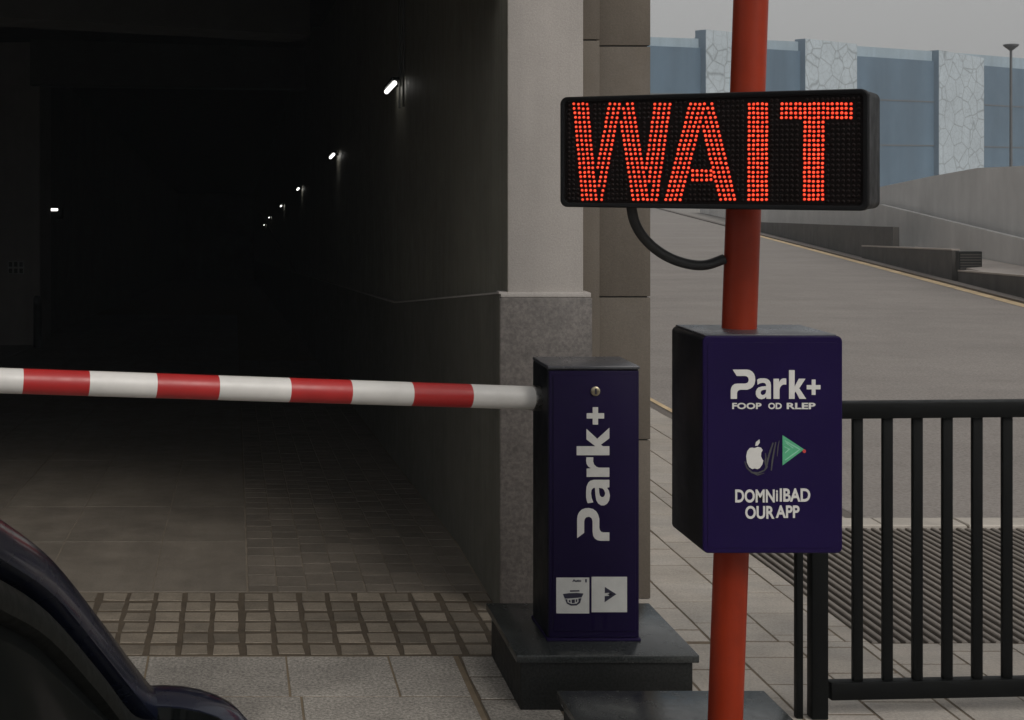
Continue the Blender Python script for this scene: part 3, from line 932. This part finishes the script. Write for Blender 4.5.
for pts, w, k in (([(98, 405), (108, 432), (128, 450), (152, 452), (178, 440), (190, 425)], 8, .5), ([(181, 372), (183, 390), (180, 405), (183, 425), (176, 444)], 7, .7), ([(212, 330), (200, 365), (190, 400), (184, 435)], 9, .9), ([(222, 328), (214, 370), (208, 405), (204, 442)], 8, 1.1), ([(236, 322), (231, 350), (228, 385)], 5, .6), ([(120, 447), (150, 460), (176, 452)], 5, .8)):
    flat(bm, arc_band(pts, w), k)
new_ob('marker_scribble', bm, 'scribble', bx, 0)
bm = bmesh.new()
flat(bm, [(249, 300), (336, 357), (249, 421)])
tri = new_ob('triangle_emblem', bm, 'green', bx, 0)
bm = bmesh.new()
for pts in ([(258, 322), (285, 338), (318, 357), (292, 376), (259, 400)], [(256, 346), (276, 356), (258, 372)], [(262, 330), (292, 352)]):
    flat(bm, arc_band(pts, 7), 1.5)
new_ob('triangle_pattern', bm, 'green_light', tri, 0)
bm = bmesh.new()
flat(bm, [(336 + 7 * math.cos(k * .785), 364 + 8 * math.sin(k * .785)) for k in range(8)], 1.3)
new_ob('red_dot', bm, 'red_vinyl', tri, 0)

# ------------------------------------------------------------------ LED sign
TH = R(32)
ex = Vector((math.cos(TH), -math.sin(TH), 0)); en = Vector((-math.sin(TH), -math.cos(TH), 0))   # rightwards, out of the face
Yr = 3.97
RB = Vector(((868.5 - CX) * Yr / F, Yr, 0))
W = .874; ZT = 2.129; ZB = 1.793
LBp = RB - ex * W
def S(u, z, out=0.0): return LBp + ex * u + en * out + Vector((0, 0, z))
def ray_u(px, py):
    """sign-face coordinates seen at a photo pixel"""
    r = (px - CX) / F
    t = (r * LBp.y - LBp.x) / (ex.x - r * ex.y)
    y = LBp.y + t * ex.y
    return t, EYE - (py - HY) * y / F
sg = thing('led_sign', 'black electronic sign with red dots spelling WAIT on the pole', 'sign', S(W / 2, ZB))
msign = Matrix((( ex.x, -en.x, 0, LBp.x), (ex.y, -en.y, 0, LBp.y), (0, 0, 1, 0), (0, 0, 0, 1)))
def rrect(x0, x1, z0, z1, r, n=6):
    pts = []
    for cx, cz, a0 in ((x1 - r, z1 - r, 0), (x0 + r, z1 - r, 90), (x0 + r, z0 + r, 180), (x1 - r, z0 + r, 270)):
        for k in range(n + 1):
            a = R(a0 + 90 * k / n); pts.append((cx + r * math.cos(a), cz + r * math.sin(a)))
    return pts
def loft(bm, rings, mi=0, cap0=True, cap1=True):
    vs = [[bm.verts.new(msign @ Vector(p)) for p in ring] for ring in rings]
    for a, b in zip(vs, vs[1:]):
        for k in range(len(a)):
            bm.faces.new((a[k], a[(k + 1) % len(a)], b[(k + 1) % len(a)], b[k])).material_index = mi
    if cap0: bm.faces.new(vs[0]).material_index = mi
    if cap1: bm.faces.new(vs[-1][::-1]).material_index = mi
rg = lambda i, y, r: [(x, y, z) for x, z in rrect(i, W - i, ZB + i, ZT - i, r)]
bm = bmesh.new()
loft(bm, [rg(.0135, .012, .014), rg(.0135, .001, .014), rg(.011, -.0005, .016), rg(.003, -.0005, .020), rg(.0, .004, .022), rg(.0, .044, .022), rg(.004, .050, .02), rg(.02, .050, .014)], 0, False, False)
new_ob('bezel', bm, 'black_plastic', sg)
bm = bmesh.new()
loft(bm, [rg(.008, .0505, .016), rg(.002, .055, .02), rg(.002, .217, .02), rg(.008, .225, .016)], 0)
new_ob('housing', bm, 'black_plastic', sg)
bm = bmesh.new(); box(bm, .0135, W - .0135, .0085, .049, ZB + .0135, ZT - .0135, 0, 0, msign)
new_ob('display_board', bm, 'panel_black', sg)
# bracket to the pole
pc = b0 + (top - b0) * ((1.96 - b0.z) / (top.z - b0.z))
uu = W - .25
for z in (1.86, 2.05):
    bm = bmesh.new()
    q = S(uu, z, -.212)
    pc = b0 + (top - b0) * ((z - b0.z) / (top.z - b0.z))
    tube(bm, [(pc.x, pc.y, z - .02), (pc.x, pc.y, z + .02)], .056, 28)
    obox(bm, q + Vector((0, 0, 0)), Vector((pc.x, pc.y - .045, z)), .05, .03, .002)
    new_ob('pole_clamp', bm, 'black_metal', sg)

# red dots that spell the word
Z2 = lambda x, y: (540 + x / 2.844, 80 + y / 2.844)
dots = []
rows = 22
y0z, y1z = 68, 340
def stroke(xt, xb, n, ya=y0z, yb=y1z, pitch=14.0):
    k0 = round((ya - y0z) / (y1z - y0z) * (rows - 1)); k1 = round((yb - y0z) / (y1z - y0z) * (rows - 1))
    for k in range(k0, k1 + 1):
        y = y0z + (y1z - y0z) * k / (rows - 1)
        f = (y - y0z) / (y1z - y0z)
        xc = xt + (xb - xt) * f
        for j in range(n):
            dots.append((xc + (j - (n - 1) / 2) * pitch, y, .6))
stroke(113, 138, 4, pitch=12.5); stroke(210, 158, 3, pitch=14)
stroke(240, 284, 4, pitch=13.5); stroke(346, 308, 4, pitch=14)
stroke(446, 376, 4, pitch=13.5); stroke(466, 532, 4, pitch=13.5)
for y in (258, 271, 284):
    for k in range(10): dots.append((405 + 13.2 * k, y, .6))
stroke(618, 617, 5, pitch=12.4)
for r_ in range(4):
    for k in range(16): dots.append((686 + 13.1 * k, 68 + 12.9 * r_, .6))
stroke(778, 776, 5, 120, y1z, pitch=12.8)
lit = []
for x, y, _ in dots:
    if all((x - a) ** 2 + (y - b) ** 2 > 9.6 ** 2 for a, b in lit):
        lit.append((x, y))
uv = [ray_u(*Z2(x + random.uniform(-.9, .9), y + random.uniform(-.9, .9))) for x, y in lit]
def dome(bm, u, z, r, h, mi, n=10, mi2=None, base=.0085):
    c = [(1.0, 0.0), (.80, .6), (.42, .95)]
    rings = []
    for k_, hh in c:
        rings.append([bm.verts.new(msign @ Vector((u + r * k_ * math.cos(2 * math.pi * a / n), base - h * hh, z + r * k_ * math.sin(2 * math.pi * a / n)))) for a in range(n)])
    for i, (a, b) in enumerate(zip(rings, rings[1:])):
        for k in range(n):
            bm.faces.new((a[k], a[(k + 1) % n], b[(k + 1) % n], b[k])).material_index = mi if (i == 0 or mi2 is None) else mi2
    bm.faces.new(rings[-1]).material_index = mi2 if mi2 is not None else mi
bm = bmesh.new()
for u, z in uv: dome(bm, u, z, .0044, .004, 0, 10, 1)
tag(new_ob('lit_dots', bm, ['led_red', 'led_core'], sg), 'red glowing dots spelling WAIT', None, None, 'stuff')
bm = bmesh.new()
nu, nz = 62, 21
for i in range(nu):
    for j in range(nz):
        u = .026 + (W - .052) * i / (nu - 1); z = ZB + .026 + (ZT - ZB - .052) * j / (nz - 1)
        if all((u - a) ** 2 + (z - b) ** 2 > .0125 ** 2 for a, b in uv): dome(bm, u + random.uniform(-.0006, .0006), z, .0048, .003, 0, 8)
tag(new_ob('unlit_dots', bm, ['led_off'], sg), 'dark unlit dots around the word', None, None, 'stuff')
# cable from under the sign to the pole
cab = [(631, 204), (634, 220), (641, 234), (653, 247), (669, 257.5), (688, 264), (706, 265), (724, 259)]
n = len(cab)
u_, _z = ray_u(631, 206)
st = S(u_, ZB, -.09); 
ys_ = [st.y + (4.44 - st.y) * (k / (n - 1)) ** .8 for k in range(n)]
pts = [P(px, py, y) for (px, py), y in zip(cab, ys_)]
def smooth_path(p, m=6):
    out = []
    for i in range(len(p) - 1):
        a = p[max(i - 1, 0)]; b = p[i]; c = p[i + 1]; d = p[min(i + 2, len(p) - 1)]
        for k in range(m):
            t = k / m
            out.append(.5 * ((2 * b) + (c - a) * t + (2 * a - 5 * b + 4 * c - d) * t * t + (3 * b - a - 3 * c + d) * t ** 3))
    return out + [p[-1]]
bm = bmesh.new(); tube(bm, smooth_path(pts), .0155, 14); new_ob('cable', bm, 'rubber', sg)

# ------------------------------------------------------------------ fence
fn_ = thing('railing', 'black steel railing with upright square bars on the footpath', 'railing', (2.03, 5.05, 0))
FYf = lambda x: 5.05 + .055 * (x - 2.03)
def fpt(x, z): return Vector((x, FYf(x), z))
FE = 3.55
bm = bmesh.new(); box(bm, 2.000, 2.058, 5.025, 5.075, 0, 1.06, .005); new_ob('post', bm, 'black_metal', fn_)
bm = bmesh.new(); box(bm, 1.951, 1.974, 5.035, 5.065, 0, 1.0, .003); new_ob('post', bm, 'black_metal', fn_)
bm = bmesh.new(); box(bm, FE, FE + .074, FYf(FE) - .037, FYf(FE) + .037, 0, 1.06, .005); new_ob('post', bm, 'black_metal', fn_)
ztop = zz(402, 5.05) - .0275; zbot = zz(690, 5.05)
bm = bmesh.new(); obox(bm, fpt(1.985, ztop), fpt(FE + .08, ztop), .062, .055, .004); new_ob('top_rail', bm, 'black_metal', fn_)
bm = bmesh.new(); obox(bm, fpt(2.068, zbot), fpt(FE - .002, zbot), .045, .062, .004); new_ob('bottom_rail', bm, 'black_metal', fn_)
px = 857.4
bar0 = None
while True:
    r = (px - CX) / F
    x = r * (5.05 - .055 * 2.03) / (1 - .055 * r)
    if x > FE - .05: break
    bm = bmesh.new()
    box(bm, x - .0185, x + .0165, FYf(x) - .010, FYf(x) + .010, zbot + .0312, ztop - .0277, .003)
    new_ob('bar', bm, 'black_metal', fn_)
    px += 29.9

# ------------------------------------------------------------------ car waiting at the barrier
CAR_LOC = Vector((-.97, 1.84, 0)); CAR_ROT = 0.0
car = thing('parked_car', 'dark blue car waiting before the barrier, only pillar and mirror seen', 'car', CAR_LOC)
# local frame: x to the right, y forwards, z up; origin on the ground below the front edge of the roof
CM = Matrix.Translation(CAR_LOC) @ Matrix.Rotation(CAR_ROT, 4, 'Z')
def carob(name, bm, m, parent=car, smooth=40):
    bm.transform(CM)
    return new_ob(name, bm, m, parent, smooth)
def sect(y, hw, zb, zt, crown, n=9, tuck=.05):
    """closed cross section of the lower body"""
    pts = []
    for k in range(n):                                   # top, right to left, crowned
        f = 1 - 2 * k / (n - 1)
        pts.append((f * (hw - .05), y, zt + crown * (1 - f * f)))
    side = [(-hw + .015, zt - .05), (-hw, zt - .16), (-hw, zb + .30), (-hw + tuck, zb + .06), (-hw + .12, zb)]
    pts += [(x, y, z) for x, z in side]
    pts += [(-x, y, z) for x, z in reversed(side)]
    return pts
def loft2(bm, rings, cap=True):
    vs = [[bm.verts.new(p) for p in r_] for r_ in rings]
    for a, b in zip(vs, vs[1:]):
        for k in range(len(a)): bm.faces.new((a[k], a[(k + 1) % len(a)], b[(k + 1) % len(a)], b[k]))
    if cap:
        bm.faces.new(vs[0]); bm.faces.new(vs[-1][::-1])
secs = [(-2.75, .60, .42, .82, .02), (-2.68, .74, .30, .98, .03), (-2.45, .83, .22, 1.02, .03), (-1.9, .87, .18, 1.0, .02), (-1.0, .885, .17, .97, .01), (0, .89, .17, .93, .01),
        (.70, .885, .17, .90, .02), (.86, .88, .17, .86, .035), (1.2, .865, .18, .765, .05), (1.6, .83, .20, .68, .05), (1.85, .77, .24, .60, .045), (1.97, .68, .28, .52, .03), (2.0, .60, .32, .46, .02)]
bm = bmesh.new(); loft2(bm, [sect(*s) for s in secs]); carob('body', bm, 'car_paint', smooth=50)
# greenhouse curves, right side; mirrored for the left
RA = [(.640, -.25, 1.533), (.662, 0, 1.428), (.698, .20, 1.326), (.748, .41, 1.174), (.795, .62, 1.021), (.836, .75, .918), (.85, .80, .88)]
def sm(p, m=5): return smooth_path([Vector(q) for q in p], m)
def mir(pts, s): return [Vector((s * p[0], p[1], p[2])) for p in pts]
def blade(bm, line, w_in, w_out, thick):
    """pillar: flat strip swept along the line with a rounded section"""
    line = [Vector(p) for p in line]
    rings = []
    for i, p in enumerate(line):
        d = (line[min(i + 1, len(line) - 1)] - line[max(i - 1, 0)]).normalized()
        outw = Vector((math.copysign(1, p.x), 0, 0.35)); outw = (outw - d * outw.dot(d)).normalized()
        s_ = d.cross(outw).normalized()
        ring = []
        for k in range(12):
            a = 2 * math.pi * k / 12
            c_, q = math.cos(a), math.sin(a)
            ring.append(p + s_ * (math.copysign(abs(c_) ** .7, c_) * w_in) + outw * (math.copysign(abs(q) ** .7, q) * thick))
        rings.append(ring)
    loft2(bm, rings)
side_top = [(.640, -.25, 1.536), (.625, -.7, 1.585), (.628, -1.2, 1.555), (.645, -1.6, 1.45)]
cpil = [(.645, -1.6, 1.45), (.69, -1.95, 1.27), (.75, -2.3, 1.03), (.77, -2.42, .97)]
# roof panel
bm = bmesh.new()
g = []
for (yy, hw, z0, cr) in ((.0, .650, 1.432, .045), (-.25, .635, 1.540, .05), (-.7, .62, 1.575, .055), (-1.2, .624, 1.56, .055), (-1.6, .645, 1.455, .05), (-1.7, .655, 1.41, .045)):
    g.append([bm.verts.new((hw * f, yy - .0 + .06 * (1 - f * f) * (1 if yy > -.1 else 0), z0 + cr * (1 - f * f))) for f in [1 - 2 * k / 10 for k in range(11)]])
for a, b in zip(g, g[1:]):
    for k in range(10): bm.faces.new((a[k], a[k + 1], b[k + 1], b[k]))
r_ = bmesh.ops.extrude_face_region(bm, geom=bm.faces[:])
for q in r_['geom']:
    if isinstance(q, bmesh.types.BMVert): q.co.z -= .03
carob('roof', bm, 'car_paint', smooth=50)
for s in (1, -1):
    bm = bmesh.new(); blade(bm, mir(sm(RA), s), .034, .03, .024); carob('front_pillar', bm, 'car_paint')
    bm = bmesh.new(); blade(bm, mir(sm([(x - .004, y, z - .004) for x, y, z in side_top]), s), .03, .03, .024); carob('roof_rail', bm, 'car_paint')
    bm = bmesh.new(); blade(bm, mir(sm(cpil), s), .09, .05, .024); carob('rear_pillar', bm, 'car_paint')
    # door frame and seal run just inside the pillar line
    fr = [(x + .004, y - .052, z - .050) for x, y, z in RA[:-2]] + [(.855, .72, .91)]
    frt = [(.650, -.30, 1.478), (.64, -.7, 1.53), (.642, -1.2, 1.50), (.66, -1.58, 1.40)]
    bm = bmesh.new(); blade(bm, mir(sm(frt[::-1] + fr), s), .024, .03, .018); carob('door_frame', bm, 'car_seal')
    fr2 = [(x - .008, y - .088, z - .090) for x, y, z in RA[:-2]]
    bm = bmesh.new(); blade(bm, mir(sm([(.647, -.33, 1.43), ] + fr2[1:]), s), .016, .02, .012); carob('window_seal', bm, 'car_black')
    # side windows: front and rear, split by the middle pillar
    fz = lambda y: 0
    def win(top, y0, y1, name):
        bm = bmesh.new()
        up = [p for p in sm(top, 8) if y0 <= p.y <= y1]
        a = [bm.verts.new((s * (p.x - .014), p.y, p.z)) for p in up]
        b = [bm.verts.new((s * .855, p.y, .93)) for p in up]
        for k in range(len(a) - 1): bm.faces.new((a[k], a[k + 1], b[k + 1], b[k]))
        carob(name, bm, 'glass')
    tops = [(.66, -1.58, 1.41), (.642, -1.2, 1.51), (.64, -.7, 1.54), (.650, -.30, 1.488)] + fr[1:]
    win(tops, -.52, .80, 'side_window'); win(tops, -1.6, -.60, 'side_window')
    bm = bmesh.new(); blade(bm, mir(sm([(.642, -.56, 1.50), (.75, -.56, 1.22), (.855, -.56, .93)]), s), .05, .03, .014); carob('middle_pillar', bm, 'car_black')
    # belt strip and door handles
    bm = bmesh.new(); tube(bm, mir([(.872, .66, .925), (.880, 0, .945), (.878, -1.0, .982), (.862, -1.9, 1.012)], s), .014, 8); carob('belt_trim', bm, 'car_black')
    for y in (-.35, -1.35):
        bm = bmesh.new(); tube(bm, mir([(.885, y - .09, .86), (.905, y - .07, .865), (.905, y + .07, .865), (.885, y + .09, .86)], s), .013, 8); carob('door_handle', bm, 'car_paint')
    # lamps
    bm = bmesh.new(); box(bm, .50 if s > 0 else -.76, .76 if s > 0 else -.50, 1.80, 1.93, .46, .57, .04, seg=3); carob('headlight', bm, 'lens_clear')
    bm = bmesh.new(); box(bm, .48 if s > 0 else -.76, .76 if s > 0 else -.48, -2.76, -2.6, .74, .90, .03, seg=3); carob('tail_light', bm, 'lens_red')
    # wing mirror: arm and rounded shell, flat glass at the back
    bm = bmesh.new()
    prof = [(-.052, .86, .84), (-.030, 1.0, 1.0), (.01, .99, .99), (.05, .86, .84), (.085, .60, .55), (.102, .25, .2)]
    rings = []
    cxm, cym, czm = .885, .72, .925
    for dy_, fx, fz_ in prof:
        ring = []
        for k in range(20):
            a = 2 * math.pi * k / 20
            c_, q = math.cos(a), math.sin(a)
            xx = .112 * fx * math.copysign(abs(c_) ** .86, c_); zz_ = .062 * fz_ * math.copysign(abs(q) ** .80, q)
            xx -= .055 * fx * max(q, 0)
            ring.append((s * (cxm + xx), cym + dy_, czm + zz_))
        rings.append(ring)
    loft2(bm, rings); mr = carob('wing_mirror', bm, 'car_paint')
    bm = bmesh.new()
    ring = []
    for k in range(20):
        a = 2 * math.pi * k / 20; c_, q = math.cos(a), math.sin(a)
        ring.append((s * (cxm + .100 * math.copysign(abs(c_) ** .86, c_) - .05 * max(q, 0)), cym - .0535, czm + .050 * math.copysign(abs(q) ** .80, q)))
    prism(bm, [Vector(p) for p in ring], Vector((0, -.003, 0))); carob('mirror_glass', bm, 'glass', mr)
    bm = bmesh.new(); tube(bm, mir([(.84, .70, .90), (.88, .71, .91), (.91, .725, .92)], s), [.028, .026, .028], 10); carob('mirror_arm', bm, 'car_black', mr)
    for y in (1.30, -1.55):
        wn = []
        bm = bmesh.new()
        prof = [(.20, .79), (.30, .785), (.325, .80), (.33, .84), (.325, .88), (.30, .895), (.21, .89)]
        vs = [[bm.verts.new((s * x, y + r0 * math.cos(2 * math.pi * k / 32), .33 + r0 * math.sin(2 * math.pi * k / 32))) for k in range(32)] for r0, x in prof]
        for a, b in zip(vs, vs[1:]):
            for k in range(32): bm.faces.new((a[k], a[(k + 1) % 32], b[(k + 1) % 32], b[k]))
        wh = carob('wheel', bm, 'tyre')
        bm = bmesh.new()
        for k in range(5):
            a = 2 * math.pi * k / 5
            obox(bm, (s * .880, y, .33), (s * .884, y + .20 * math.cos(a), .33 + .20 * math.sin(a)), .05, .04, .006)
        tube(bm, [(s * .80, y, .33), (s * .868, y, .33)], .205, 32); carob('rim', bm, 'rim', wh)
# windscreen and rear window
bm = bmesh.new()
rows_ = [(.655, .0, 1.438), (.69, .2, 1.318), (.738, .41, 1.168), (.785, .62, 1.015), (.82, .75, .92)]
g = [[bm.verts.new((hw * f, y + .075 * (1 - f * f), z + .05 * (1 - f * f))) for f in [1 - 2 * k / 8 for k in range(9)]] for hw, y, z in rows_]
for a, b in zip(g, g[1:]):
    for k in range(8): bm.faces.new((a[k], a[k + 1], b[k + 1], b[k]))
carob('windscreen', bm, 'glass')
bm = bmesh.new()
rows_ = [(.65, -1.69, 1.41), (.69, -1.95, 1.26), (.75, -2.3, 1.025)]
g = [[bm.verts.new((hw * f, y - .06 * (1 - f * f), z + .045 * (1 - f * f))) for f in [1 - 2 * k / 8 for k in range(9)]] for hw, y, z in rows_]
for a, b in zip(g, g[1:]):
    for k in range(8): bm.faces.new((a[k], a[k + 1], b[k + 1], b[k]))
carob('rear_window', bm, 'glass')

# ------------------------------------------------------------------ haze
hm = bpy.data.materials.new('thin haze'); hm.use_nodes = True
hn = hm.node_tree
for n_ in list(hn.nodes): hn.nodes.remove(n_)
ho = hn.nodes.new('ShaderNodeOutputMaterial'); hv = hn.nodes.new('ShaderNodeVolumePrincipled')
hv.inputs['Color'].default_value = (.86, .93, 1, 1); hv.inputs['Density'].default_value = .0011
hn.links.new(hv.outputs[0], ho.inputs['Volume'])
bm = bmesh.new(); box(bm, -440, 440, -440, 440, -6.6, 13.5)
ho_ = new_ob('haze', bm, hm, None, 0); tag(ho_, kind='stuff')

# ------------------------------------------------------------------ light
w = bpy.data.worlds.new('World'); sc.world = w
w.use_nodes = True
nt = w.node_tree; N, L = nt.nodes, nt.links
bg = N['Background']
sky = N.new('ShaderNodeTexSky'); sky.sky_type = 'NISHITA'; sky.sun_disc = False
SUN_EL, SUN_AZ = R(40), R(150)
sky.sun_elevation = SUN_EL; sky.sun_rotation = SUN_AZ
sky.air_density = 1.6; sky.dust_density = 6; sky.ozone_density = 1
hs = N.new('ShaderNodeHueSaturation'); hs.inputs['Saturation'].default_value = .10
L.new(sky.outputs[0], hs.inputs['Color']); 
# overcast: the cloud layer evens the sky out
mx = N.new('ShaderNodeMix'); mx.data_type = 'RGBA'; mx.inputs[0].default_value = .6
mx.inputs[7].default_value = (7.0, 6.97, 6.9, 1)
L.new(hs.outputs[0], mx.inputs[6]); L.new(mx.outputs[2], bg.inputs['Color'])
bg.inputs['Strength'].default_value = .08

sd = bpy.data.lights.new('sun', 'SUN'); sd.energy = 1.3; sd.angle = R(32); sd.color = (1, .955, .89)
so = bpy.data.objects.new('sun', sd); COL.objects.link(so)
d = Vector((math.sin(SUN_AZ) * math.cos(SUN_EL), math.cos(SUN_AZ) * math.cos(SUN_EL), math.sin(SUN_EL)))
so.rotation_euler = (-d).to_track_quat('-Z', 'Y').to_euler()
so.location = d * 30

vs_ = sc.view_settings
sc.display_settings.display_device = 'sRGB'
vs_.view_transform = 'Standard'; vs_.look = 'None'; vs_.gamma = 1; vs_.use_curve_mapping = False
vs_.exposure = -.1
sc.cycles.use_denoising = True
sc.cycles.max_bounces = 6
